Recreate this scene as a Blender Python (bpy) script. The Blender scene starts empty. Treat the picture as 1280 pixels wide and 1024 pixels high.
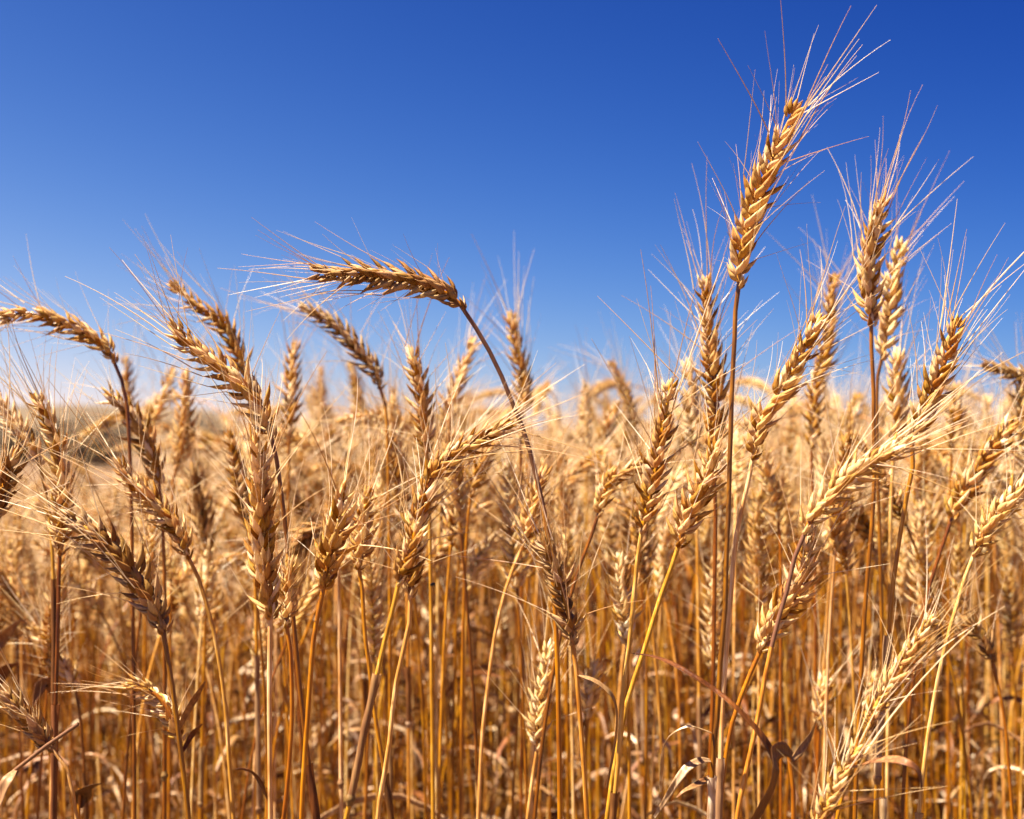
import bpy, math, random
import numpy as np
from mathutils import Vector, Matrix

# ------------------------------------------------------------------ camera
scene = bpy.context.scene
HC = 0.80                       # camera height: level with the tops of the crop
FPX, CX, HY = 1778.0, 640.0, 541.0   # focal length in photo pixels, centre column, horizon row
cam_data = bpy.data.cameras.new("camera")
cam = bpy.data.objects.new("camera", cam_data)
scene.collection.objects.link(cam)
scene.camera = cam
cam.location = (0.0, 0.0, HC)
cam.rotation_euler = (math.radians(90), 0, 0)
cam_data.sensor_width = 36.0
cam_data.lens = 36.0 * FPX / 1280.0
cam_data.shift_y = (HY - 512.0) / 1280.0
cam_data.clip_start = 0.05
cam_data.clip_end = 2000.0
cam_data.dof.use_dof = True
cam_data.dof.focus_distance = 0.82
cam_data.dof.aperture_fstop = cam_data.lens / 5.4

# ------------------------------------------------------------------ light
SUN = Vector((-0.42, -0.13, 0.90)).normalized()
SUN_EL = math.asin(SUN.z)
SUN_AZ = math.atan2(SUN.x, SUN.y)
sun_data = bpy.data.lights.new("sun", 'SUN')
sun_data.energy = 5.0
sun_data.angle = math.radians(0.53)
sun_data.color = (1.0, 0.905, 0.74)
sun = bpy.data.objects.new("sun", sun_data)
scene.collection.objects.link(sun)
sun.location = (-3, -2, 8)
sun.rotation_euler = SUN.to_track_quat('Z', 'Y').to_euler()

world = bpy.data.worlds.new("World")
scene.world = world
world.use_nodes = True
wn = world.node_tree
wn.nodes.clear()
w_out = wn.nodes.new("ShaderNodeOutputWorld")
w_bg = wn.nodes.new("ShaderNodeBackground")
w_sky = wn.nodes.new("ShaderNodeTexSky")
w_sky.sky_type = 'NISHITA'
w_sky.sun_disc = False
w_sky.sun_elevation = SUN_EL
w_sky.sun_rotation = SUN_AZ
w_sky.altitude = 300.0
w_sky.air_density = 1.0
w_sky.dust_density = 0.7
w_sky.ozone_density = 3.0
w_bg.inputs["Strength"].default_value = 0.1
EXPOSURE = 2.22
# the sky is looked up a little above each direction: a clear horizon without the dull ground haze
w_tc = wn.nodes.new("ShaderNodeTexCoord")
w_dir = wn.nodes.new("ShaderNodeSeparateXYZ")
wn.links.new(w_tc.outputs["Generated"], w_dir.inputs[0])
w_z = wn.nodes.new("ShaderNodeMath"); w_z.operation = 'MAXIMUM'; w_z.inputs[1].default_value = 0.0
w_up = wn.nodes.new("ShaderNodeMath"); w_up.operation = 'ADD'; w_up.inputs[1].default_value = 0.05
w_vec = wn.nodes.new("ShaderNodeCombineXYZ"); w_nrm = wn.nodes.new("ShaderNodeVectorMath"); w_nrm.operation = 'NORMALIZE'
wn.links.new(w_dir.outputs["Z"], w_z.inputs[0]); wn.links.new(w_z.outputs[0], w_up.inputs[0])
wn.links.new(w_dir.outputs["X"], w_vec.inputs["X"]); wn.links.new(w_dir.outputs["Y"], w_vec.inputs["Y"]); wn.links.new(w_up.outputs[0], w_vec.inputs["Z"])
wn.links.new(w_vec.outputs[0], w_nrm.inputs[0]); wn.links.new(w_nrm.outputs[0], w_sky.inputs["Vector"])
# deep polarised blue: each channel of the sky raised to its own power
w_sep = wn.nodes.new("ShaderNodeSeparateColor")
w_com = wn.nodes.new("ShaderNodeCombineColor")
wn.links.new(w_sky.outputs[0], w_sep.inputs[0])
w_cl = wn.nodes.new("ShaderNodeClamp"); w_cl.inputs["Min"].default_value = -0.6; w_cl.inputs["Max"].default_value = 0.6
wn.links.new(w_dir.outputs["X"], w_cl.inputs["Value"])
for c_, (g_, k_, x_) in enumerate(((3.05, 0.0081, -1.518), (2.33, 0.0130, -0.807), (1.636, 0.0436, -0.231))):
    def w_math(op, a_, b_):
        n_ = wn.nodes.new("ShaderNodeMath"); n_.operation = op
        for q_, v_ in enumerate((a_, b_)):
            if hasattr(v_, "links"):
                wn.links.new(v_, n_.inputs[q_])
            else:
                n_.inputs[q_].default_value = v_
        return n_.outputs[0]
    pol = w_math('POWER', math.e, w_math('MULTIPLY', w_cl.outputs[0], x_))
    val = w_math('MULTIPLY', w_math('POWER', w_sep.outputs[c_], g_), k_ * 10.0 / 2 ** EXPOSURE)
    wn.links.new(w_math('MINIMUM', w_math('MULTIPLY', val, pol), (2.0, 2.0, 2.4)[c_]), w_com.inputs[c_])
wn.links.new(w_com.outputs[0], w_bg.inputs[0])
wn.links.new(w_bg.outputs[0], w_out.inputs[0])

scene.view_settings.view_transform = 'Standard'
scene.view_settings.look = 'None'
scene.view_settings.exposure = EXPOSURE
scene.view_settings.gamma = 1.0
scene.view_settings.use_curve_mapping = False
scene.cycles.max_bounces = 10
scene.cycles.diffuse_bounces = 3
scene.cycles.transmission_bounces = 6
scene.cycles.use_denoising = True

# ------------------------------------------------------------------ materials
def straw_material(name, stops, translucent, rough, streak=(1500, 1500, 110), bump=0.7, spec=0.35, sat=1.0):
    m = bpy.data.materials.new(name)
    m.use_nodes = True
    nt = m.node_tree
    nt.nodes.clear()
    N = nt.nodes.new
    L = nt.links.new
    out = N("ShaderNodeOutputMaterial")
    info = N("ShaderNodeObjectInfo")
    att = N("ShaderNodeAttribute")
    att.attribute_name = "tone"
    tc = N("ShaderNodeTexCoord")
    mp = N("ShaderNodeMapping")
    mp.inputs["Scale"].default_value = streak
    L(tc.outputs["Object"], mp.inputs[0])
    nz = N("ShaderNodeTexNoise")
    nz.inputs["Scale"].default_value = 1.0
    nz.inputs["Detail"].default_value = 3.0
    L(mp.outputs[0], nz.inputs["Vector"])
    n2 = N("ShaderNodeTexNoise")
    n2.inputs["Scale"].default_value = 55.0
    n2.inputs["Detail"].default_value = 2.0
    L(tc.outputs["Object"], n2.inputs["Vector"])
    a1 = N("ShaderNodeMath"); a1.operation = 'ADD'
    L(info.outputs["Random"], a1.inputs[0]); L(att.outputs["Fac"], a1.inputs[1])
    fr = N("ShaderNodeMath"); fr.operation = 'FRACT'
    L(a1.outputs[0], fr.inputs[0])
    k1 = N("ShaderNodeMath"); k1.operation = 'MULTIPLY'; k1.inputs[1].default_value = 0.62
    L(fr.outputs[0], k1.inputs[0])
    k2 = N("ShaderNodeMath"); k2.operation = 'MULTIPLY_ADD'; k2.inputs[1].default_value = 0.65
    L(nz.outputs["Fac"], k2.inputs[0]); L(k1.outputs[0], k2.inputs[2])
    k3 = N("ShaderNodeMath"); k3.operation = 'MULTIPLY_ADD'; k3.inputs[1].default_value = 0.6
    L(n2.outputs["Fac"], k3.inputs[0]); L(k2.outputs[0], k3.inputs[2])
    sub = N("ShaderNodeMath"); sub.operation = 'SUBTRACT'; sub.inputs[1].default_value = 0.42
    L(k3.outputs[0], sub.inputs[0])
    cr = N("ShaderNodeValToRGB")
    e = cr.color_ramp.elements
    while len(e) < len(stops):
        e.new(0.5)
    for i, (p, c) in enumerate(stops):
        e[i].position = p
        e[i].color = (*c, 1)
    L(sub.outputs[0], cr.inputs[0])
    w1 = N("ShaderNodeMath"); w1.operation = 'MULTIPLY'; w1.inputs[1].default_value = 7.31
    L(a1.outputs[0], w1.inputs[0])
    w2 = N("ShaderNodeMath"); w2.operation = 'FRACT'; L(w1.outputs[0], w2.inputs[0])
    hs = N("ShaderNodeHueSaturation")
    hm = N("ShaderNodeMapRange"); hm.inputs["To Min"].default_value = 0.484; hm.inputs["To Max"].default_value = 0.503
    sm = N("ShaderNodeMapRange"); sm.inputs["To Min"].default_value = 1.12 * sat; sm.inputs["To Max"].default_value = 0.86 * sat
    L(w2.outputs[0], hm.inputs["Value"]); L(fr.outputs[0], sm.inputs["Value"])
    L(hm.outputs[0], hs.inputs["Hue"]); L(sm.outputs[0], hs.inputs["Saturation"]); L(cr.outputs[0], hs.inputs["Color"])
    bp = N("ShaderNodeBump")
    bp.inputs["Strength"].default_value = bump
    bp.inputs["Distance"].default_value = 0.0006
    L(nz.outputs["Fac"], bp.inputs["Height"])
    p = N("ShaderNodeBsdfPrincipled")
    p.inputs["Roughness"].default_value = rough
    p.inputs["Specular IOR Level"].default_value = spec
    L(hs.outputs[0], p.inputs["Base Color"])
    L(bp.outputs[0], p.inputs["Normal"])
    if translucent > 0:
        t = N("ShaderNodeBsdfTranslucent")
        L(hs.outputs[0], t.inputs["Color"])
        mx = N("ShaderNodeMixShader")
        mx.inputs[0].default_value = translucent
        L(p.outputs[0], mx.inputs[1]); L(t.outputs[0], mx.inputs[2])
        L(mx.outputs[0], out.inputs[0])
    else:
        L(p.outputs[0], out.inputs[0])
    return m

M_HUSK = straw_material("husk_straw", [(0.1, (0.25, 0.108, 0.022)), (0.42, (0.55, 0.315, 0.082)), (0.72, (0.75, 0.51, 0.195)), (1.0, (0.92, 0.79, 0.51))], 0.36, 0.6, spec=0.22)
M_HUSK_DARK = straw_material("husk_brown_and_shade", [(0.1, (0.16, 0.075, 0.022)), (0.45, (0.34, 0.185, 0.055)), (0.8, (0.54, 0.34, 0.12)), (1.0, (0.75, 0.58, 0.34))], 0.25, 0.6, spec=0.22)  # darker husk: own brown on some ears, painted shade on the shaded ones
M_HUSK_PALE = straw_material("husk_pale", [(0.1, (0.38, 0.205, 0.052)), (0.42, (0.66, 0.435, 0.15)), (0.75, (0.82, 0.63, 0.3)), (1.0, (0.94, 0.84, 0.6))], 0.4, 0.6, spec=0.22)
M_AWN = straw_material("awn_straw", [(0.1, (0.4, 0.22, 0.075)), (0.45, (0.7, 0.5, 0.24)), (0.75, (0.86, 0.7, 0.45)), (1.0, (0.92, 0.84, 0.66))], 0.48, 0.32, bump=0.0, spec=0.6)
M_STEM = straw_material("stem_straw", [(0.1, (0.06, 0.018, 0.0035)), (0.42, (0.235, 0.092, 0.017)), (0.72, (0.49, 0.26, 0.06)), (1.0, (0.84, 0.61, 0.3))], 0.0, 0.33, streak=(1400, 1400, 14), bump=0.3, spec=0.5, sat=1.16)
M_STEM_DARK = straw_material("stem_dark_and_shade", [(0.1, (0.045, 0.018, 0.007)), (0.5, (0.12, 0.052, 0.018)), (1.0, (0.26, 0.13, 0.045))], 0.0, 0.4, streak=(1400, 1400, 14), bump=0.3, spec=0.4)  # dark straw; also paints the shade on the arched ear's neck
M_LEAF = straw_material("leaf_dry", [(0.1, (0.065, 0.022, 0.005)), (0.45, (0.21, 0.084, 0.018)), (0.75, (0.4, 0.22, 0.06)), (1.0, (0.86, 0.69, 0.44))], 0.26, 0.5, streak=(500, 500, 30), sat=0.94)
M_NODE = straw_material("stem_node", [(0.10, (0.10, 0.055, 0.02)), (0.6, (0.25, 0.14, 0.05)), (1.0, (0.40, 0.26, 0.11))], 0.0, 0.5)

# ------------------------------------------------------------------ geometry helpers
class Geo:
    """vertices + quads + a material slot per quad"""
    def __init__(self):
        self.v, self.f, self.m, self.t, self.n = [], [], [], [], 0
    def add(self, v, f, m=0, t=0.0):
        v = np.asarray(v, float).reshape(-1, 3); f = np.asarray(f, int).reshape(-1, 4)
        self.v.append(v); self.f.append(f + self.n); self.m.append(np.full(len(f), m, int)); self.t.append(np.full(len(v), t)); self.n += len(v)
    def merge(self, g, M=None, m=None, t=0.0):
        v, f, mm, tt = g.arrays()
        if M is not None:
            v = v @ M[:3, :3].T + M[:3, 3]
        self.v.append(v); self.f.append(f + self.n); self.m.append(mm if m is None else np.full(len(f), m, int)); self.t.append(tt + t); self.n += len(v)
    def arrays(self):
        if not self.v:
            return np.zeros((0, 3)), np.zeros((0, 4), int), np.zeros(0, int), np.zeros(0)
        if len(self.v) > 1:
            self.v, self.f, self.m, self.t = [[np.concatenate(q)] for q in (self.v, self.f, self.m, self.t)]
        return self.v[0], self.f[0], self.m[0], self.t[0]

def mesh_from(name, v, f, mi, mats, tone=None):
    me = bpy.data.meshes.new(name)
    nv, nf = len(v), len(f)
    me.vertices.add(nv)
    me.vertices.foreach_set("co", np.ascontiguousarray(v, np.float32).ravel())
    me.loops.add(nf * 4)
    me.loops.foreach_set("vertex_index", np.ascontiguousarray(f, np.int32).ravel())
    me.polygons.add(nf)
    me.polygons.foreach_set("loop_start", np.arange(0, nf * 4, 4, dtype=np.int32))
    me.polygons.foreach_set("loop_total", np.full(nf, 4, np.int32))
    me.polygons.foreach_set("use_smooth", np.ones(nf, bool))
    for m in mats:
        me.materials.append(m)
    me.polygons.foreach_set("material_index", np.ascontiguousarray(mi, np.int32))
    if tone is not None:
        a = me.attributes.new("tone", 'FLOAT', 'POINT')
        a.data.foreach_set("value", np.ascontiguousarray(tone, np.float32))
    me.update()
    me.validate()
    return me

def geo_mesh(name, g, mats):
    v, f, m, t = g.arrays()
    return mesh_from(name, v, f, m, mats, t)

def unit(a):
    a = np.asarray(a, float)
    return a / (np.linalg.norm(a) + 1e-12)

def spline(P, n):
    """Catmull-Rom through P, resampled to n points of even spacing"""
    P = np.asarray(P, float)
    if len(P) == 2:
        t = np.linspace(0, 1, n)[:, None]
        return P[0] * (1 - t) + P[1] * t
    Q = np.vstack([2 * P[0] - P[1], P, 2 * P[-1] - P[-2]])
    out = []
    for i in range(1, len(Q) - 2):
        t = np.linspace(0, 1, 14, endpoint=False)[:, None]
        p0, p1, p2, p3 = Q[i - 1], Q[i], Q[i + 1], Q[i + 2]
        out.append(0.5 * (2 * p1 + (p2 - p0) * t + (2 * p0 - 5 * p1 + 4 * p2 - p3) * t ** 2 + (3 * p1 - p0 - 3 * p2 + p3) * t ** 3))
    D = np.vstack(out + [P[-1:]])
    s = np.concatenate([[0], np.cumsum(np.linalg.norm(np.diff(D, axis=0), axis=1))])
    u = np.linspace(0, s[-1], n)
    return np.stack([np.interp(u, s, D[:, k]) for k in range(3)], 1)

def arclen(P):
    return float(np.linalg.norm(np.diff(P, axis=0), axis=1).sum())

def frames(P, ref=(0, 1, 0)):
    T = np.gradient(P, axis=0)
    T /= np.linalg.norm(T, axis=1)[:, None] + 1e-12
    A = np.empty_like(T)
    prev = np.asarray(ref, float)
    if abs(prev @ T[0]) > 0.95:
        prev = np.array([1.0, 0, 0])
    for i, t in enumerate(T):
        a = prev - t * (prev @ t)
        a /= np.linalg.norm(a) + 1e-12
        A[i] = a
        prev = a
    return T, A, np.cross(T, A)

def tube(g, P, R, k=6, m=0):
    P = np.asarray(P, float)
    T, A, B = frames(P)
    R = np.broadcast_to(np.asarray(R, float), (len(P),))
    th = np.arange(k) * 2 * math.pi / k
    ring = A[:, None] * np.cos(th)[None, :, None] + B[:, None] * np.sin(th)[None, :, None]
    V = P[:, None] + ring * R[:, None, None]
    n = len(P)
    i, j = np.meshgrid(np.arange(n - 1), np.arange(k), indexing='ij')
    j2 = (j + 1) % k
    F = np.stack([i * k + j, i * k + j2, (i + 1) * k + j2, (i + 1) * k + j], -1).reshape(-1, 4)
    g.add(V.reshape(-1, 3), F, m)

def ribbon(g, P, W, face=(0, -1, 0), fold=0.25, twist=0.0, m=0):
    """a leaf blade: a folded strip along P, five points across, with real thickness"""
    P = np.asarray(P, float)
    n = len(P)
    T, A, B = frames(P, face)
    tw = np.linspace(0, twist, n)[:, None]
    A2 = A * np.cos(tw) + B * np.sin(tw)
    B2 = np.cross(T, A2)
    W = np.broadcast_to(np.asarray(W, float), (n,))[:, None] * 0.5
    prof = [(-1, 1.0), (-0.5, 0.35), (0, 0.0), (0.5, 0.35), (1, 1.0)]
    top = [P + B2 * W * x + A2 * W * fold * y for x, y in prof]
    bot = [q - A2 * 0.00012 for q in top]
    rows = top + bot[::-1]
    k = len(rows)
    V = np.stack(rows, 1)
    i, j = np.meshgrid(np.arange(n - 1), np.arange(k), indexing='ij')
    j2 = (j + 1) % k
    F = np.stack([i * k + j, i * k + j2, (i + 1) * k + j2, (i + 1) * k + j], -1).reshape(-1, 4)
    g.add(V.reshape(-1, 3), F, m)

# ------------------------------------------------------------------ wheat: husks, spikelets, awns
TONE = np.random.default_rng(4)
def husk(g, base, d, outw, L, W, TH, rings, segs, bulge=0.18, m=0, open_=0.0):
    """one pointed, keeled husk: base point, direction, outward (keel) axis"""
    d = unit(d); o = unit(np.asarray(outw) - d * (np.asarray(outw) @ d)); x = np.cross(o, d)
    t = np.linspace(0, 1, rings)
    prof = np.where(t < 0.42, np.sin(np.pi / 2 * (0.22 + 0.78 * t / 0.42)), 1 - np.clip((t - 0.42) / 0.58, 0, 1) ** 1.35)
    prof[-1] = 0.05
    th = np.arange(segs) * 2 * math.pi / segs
    cx = np.cos(th); cy = np.sin(th)
    keel = np.where(cy > 0.8, 1.22, np.where(cy < 0, 0.55, 1.0))
    P = np.asarray(base) + d * (t * L)[:, None] + o * (L * bulge * np.sin(np.pi * t * 0.95) + open_ * L * t ** 2)[:, None]
    V = P[:, None] + x * (cx[None] * W * prof[:, None])[..., None] + o * (cy[None] * keel[None] * TH * prof[:, None])[..., None]
    i, j = np.meshgrid(np.arange(rings - 1), np.arange(segs), indexing='ij')
    j2 = (j + 1) % segs
    F = np.stack([i * segs + j, i * segs + j2, (i + 1) * segs + j2, (i + 1) * segs + j], -1).reshape(-1, 4)
    g.add(V.reshape(-1, 3), F, m, TONE.uniform(0, 0.55))
    return P[-1]

def make_spikelet(rng, lod):
    """local axes: Z along the spikelet, X the fan of florets, Y away from the rachis. Returns Geo and awn tips."""
    g = Geo()
    R, S = {0: (9, 8), 1: (6, 6), 2: (4, 4), 3: (3, 4)}[lod]
    k = 0.001
    tips = []
    u = rng.uniform
    if lod <= 1:
        for s in (-1, 1):                                   # glumes, each with a short beak
            a = math.radians(u(15, 30)) * s
            d = (math.sin(a), u(.04, .2), math.cos(a))
            t = husk(g, (s * 1.7 * k, 0.2 * k, -0.8 * k), d, (s * 0.8, 0.6, 0), u(7.4, 9.4) * k, 2.0 * k, 1.1 * k, R, S, 0.09, open_=u(0, .12))
            if lod == 0:
                tube(g, np.array([t - unit(d) * 0.6 * k, t + unit(d) * 0.8 * k, t + unit(d) * u(1.6, 3.6) * k]), np.array([.22, .15, .05]) * k, 4)
        for s in (-1, 1):                                   # outer florets
            a = math.radians(u(13, 28)) * s
            t = husk(g, (s * 1.2 * k, u(-.5, .4) * k, 1.2 * k), (math.sin(a), u(-.05, .2), math.cos(a)), (s * 0.6, 0.8, 0), u(9.6, 12.6) * k, 1.95 * k, 1.3 * k, R, S, 0.08, open_=u(-.02, .22))
            tips.append(t)
        for s in ((-1, 1) if u() < .7 else (u(-1, 1),)):
            a = math.radians(u(2, 11)) * s
            t = husk(g, (s * 0.5 * k, -0.9 * k, 2.2 * k), (math.sin(a), u(-.08, .06), math.cos(a)), (0, 1, 0), u(8.4, 11.2) * k, 1.8 * k, 1.25 * k, R, S, 0.06, open_=u(-.05, .2))
        if lod == 0:
            tips.append(t)
    elif lod == 2:
        for s in (-1, 1):
            a = math.radians(u(10, 20)) * s
            t = husk(g, (s * 1.3 * k, 0, 0), (math.sin(a), 0.08, math.cos(a)), (s * 0.55, 0.85, 0), u(11, 13) * k, 2.3 * k, 1.7 * k, R, S, 0.12)
            tips.append(t)
    else:
        t = husk(g, (0, 0.3 * k, 0), (0, 0.08, 1), (0, 1, 0), 13 * k, 4.2 * k, 3.0 * k, R, S, 0.12)
        tips.append(t)
    return g, tips

def make_awn(rng, segs=7, k=4, thick=1.0):
    """unit-length awn along Z, bending toward +X"""
    g = Geo()
    c = rng.uniform(-0.02, 0.13)
    w = rng.uniform(-0.05, 0.05)
    z = np.linspace(0, 1, segs)
    P = np.stack([c * z ** 2, w * np.sin(z * 3.1) * z, z], 1)
    tube(g, P, (0.0043 * (1 - z) + 0.0017) * thick * rng.uniform(.75, 1.2), k)
    g.t = [np.full(g.n, rng.uniform(0, .5))]
    return g

RNG = np.random.default_rng(20)
SPIKES = {l: [make_spikelet(RNG, l) for _ in range(n)] for l, n in ((0, 18), (1, 10), (2, 6), (3, 3))}
AWNS = {0: [make_awn(RNG, 8, 4) for _ in range(14)], 1: [make_awn(RNG, 5, 3) for _ in range(10)],
        2: [make_awn(RNG, 4, 3, 1.25) for _ in range(8)], 3: [make_awn(RNG, 3, 3, 2.0) for _ in range(4)]}

def mat4(x, y, z, p, sx=1.0, sz=None):
    M = np.eye(4)
    sz = sx if sz is None else sz
    M[:3, 0] = np.asarray(x) * sx; M[:3, 1] = np.asarray(y) * sx; M[:3, 2] = np.asarray(z) * sz; M[:3, 3] = p
    return M

def ear_layout(P, roll, rng, lod, size=1.0, spread=1.0, awn_len=1.0, awn_keep=0.9):
    """P: centre line of the ear, base to tip. Returns spikelets [(variant, matrix)] and awns [(variant, matrix)]"""
    L = arclen(P)
    step = {0: 0.0034, 1: 0.0037, 2: 0.0058, 3: 0.008}[lod] * size
    n = max(8, int(L / step))
    Q = spline(P, 60)
    T, A, B = frames(Q)
    cr, sr = math.cos(roll), math.sin(roll)
    sp, aw = [], []
    u_ = rng.uniform
    for k in range(n + 1):
        u = min(0.965, (k + 0.2) / n * 0.965)
        q = u * 59; i = int(q); fr = q - i; j = min(i + 1, 59)
        p = Q[i] * (1 - fr) + Q[j] * fr
        t = unit(T[i] * (1 - fr) + T[j] * fr)
        a = unit(A[i]); b = np.cross(t, a)
        side = b * cr + a * sr
        s = 1 if k % 2 else -1
        nrm = unit(side * s + u_(-.14, .14) * np.cross(t, side))
        last = k >= n
        ang = 0.03 if last else math.radians(u_(14, 33)) * (1.05 - 0.45 * u) * spread
        if k < 2:
            ang *= 0.7
        z = unit(t * math.cos(ang) + nrm * math.sin(ang))
        y = unit(nrm - z * (nrm @ z)); x = np.cross(y, z)
        if last:
            x, y = y, -x
        env = 0.70 + 0.42 * math.sin(math.pi * min(1, u * 0.95 + 0.12)) if u < 0.55 else 1.08 - 0.36 * (u - 0.55) / 0.45
        sc = size * env * u_(0.90, 1.10) * (0.88 if lod == 0 else 0.95)
        if k == 0:
            sc *= 0.7
        v = int(rng.integers(len(SPIKES[lod])))
        base = p + nrm * 0.0003 * size - t * 0.003 * size
        M = mat4(x, y, z, base, sc)
        if not (u_() < 0.035 and 1 < k < n - 1):
            sp.append((v, M))
        for q_, tip in enumerate(SPIKES[lod][v][1]):
            if u_() > awn_keep or k == 0:
                continue
            o = M[:3, :3] @ tip + M[:3, 3] - z * 0.0006
            fs = (-1, 1, u_(-.5, .5))[q_] if len(SPIKES[lod][v][1]) > 1 else u_(-1, 1)
            A_ = math.radians((u_(5, 24) if u_() < .42 else u_(18, 72)) * (1.08 - 0.5 * u)) * (0.6 + 0.4 * spread)
            if last:
                A_ *= u_(.4, 1.6)
            lat = unit(nrm * u_(0.5, 1.0) + x * fs * u_(0.3, 0.95))
            az = unit(t * math.cos(A_) + lat * math.sin(A_))
            bend = unit(lat - az * (lat @ az)); yy = np.cross(az, bend)
            l = (0.034 + 0.026 * u) * u_(0.72, 1.28) * awn_len * (1.0 if q_ < 2 else 0.75)
            if u_() < 0.16:
                l *= u_(.2, .7)
            aw.append((int(rng.integers(len(AWNS[lod]))), mat4(bend, yy, az, o, l)))
    return sp, aw

def rachis_geo(P):
    g = Geo()
    Q = spline(P, 14)
    tube(g, Q, np.linspace(0.0016, 0.0009, 14), 6)
    return g

def leaf_curve(rng, p0, az, L, droop):
    """a dry blade leaving the stem, rising a little and falling over"""
    n = 9
    th = math.radians(rng.uniform(25, 60)); pts = [np.asarray(p0, float)]
    for i in range(n - 1):
        d = np.array([math.sin(th) * math.cos(az), math.sin(th) * math.sin(az), math.cos(th)])
        pts.append(pts[-1] + d * L / (n - 1))
        th += droop / (n - 1) * rng.uniform(0.4, 1.7)
        az += rng.uniform(-.25, .25)
    return np.array(pts)

def leaf_widths(n, w):
    t = np.linspace(0, 1, n)
    return w * (0.35 + 0.65 * np.sin(np.pi * np.clip(t * 0.8 + 0.12, 0, 1))) * np.clip((1 - t) * 3.5, 0.08, 1)

def stem_profile(rng, height, th_end, th0, az):
    """centre line of stem and ear whose highest point is at the wanted height"""
    ear = rng.uniform(0.062, 0.108)
    def build(L):
        n = 40
        s = np.linspace(0, 1, n)
        th = th0 + (th_end - th0) * np.clip((s - 0.62) / 0.38, 0, 1) ** 1.6
        ds = (L + ear) / (n - 1)
        r = np.cumsum(np.sin(th)) * ds; z = np.cumsum(np.cos(th)) * ds
        return np.stack([r * math.cos(az), r * math.sin(az), z - z[0]], 1)
    L = height
    for _ in range(6):
        C = build(L)
        L += height - C[:, 2].max()
    C = build(L)
    C[:, :2] -= C[0, :2]
    s = np.concatenate([[0], np.cumsum(np.linalg.norm(np.diff(C, axis=0), axis=1))])
    ua = np.linspace(0, s[-1] - ear, 18); ub = np.linspace(s[-1] - ear, s[-1], 12)
    f = lambda u: np.stack([np.interp(u, s, C[:, k]) for k in range(3)], 1)
    return f(ua), f(ub)

# ------------------------------------------------------------------ object helpers
COL = scene.collection
def link(o, parent=None):
    COL.objects.link(o)
    if parent is not None:
        o.parent = parent
    return o

def thing(name, label, cat, loc, group=None):
    o = bpy.data.objects.new(name, None)
    o.empty_display_size = 0.02
    link(o)
    o.location = loc
    o["label"] = label; o["category"] = cat
    if group:
        o["group"] = group
    return o

def part(name, geo, mats, parent):
    return link(bpy.data.objects.new(name, geo_mesh(name, geo, mats)), parent)

def px(x, y, Y):
    """photo column, photo row and distance -> a point of the field"""
    return np.array([(x - CX) / FPX * Y, Y, HC - (y - HY) / FPX * Y])

def terrain(x, y):
    x = np.asarray(x, float); y = np.asarray(y, float)
    q = np.clip((-x / np.maximum(np.abs(y), 1.0) - 0.13) / 0.10, 0, 1)
    q = q * q * (3 - 2 * q)
    d = np.clip((y - 2.6) / 6.5, 0, 1)
    return -0.30 * q * d * d * (3 - 2 * d)

SPIKE_MESH = [geo_mesh("spikelet", s[0], [M_HUSK]) for s in SPIKES[0]]
AWN_MESH = [geo_mesh("awn", a, [M_AWN]) for a in AWNS[0]]
SPIKE_BY = {}
def spike_mesh(v, mat):
    if mat is M_HUSK:
        return SPIKE_MESH[v]
    if (v, mat.name) not in SPIKE_BY:
        me = SPIKE_MESH[v].copy(); me.materials[0] = mat
        SPIKE_BY[(v, mat.name)] = me
    return SPIKE_BY[(v, mat.name)]

def ear_and_beard(P, roll, rng, lod, **kw):
    sp, aw = ear_layout(P, roll, rng, lod, **kw)
    g, b = rachis_geo(P), Geo()
    for v, M in sp:
        g.merge(SPIKES[lod][v][0], M, t=rng.uniform(0, .35))
    for v, M in aw:
        b.merge(AWNS[lod][v], M, t=rng.uniform(0, .5))
    return g, b

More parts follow.
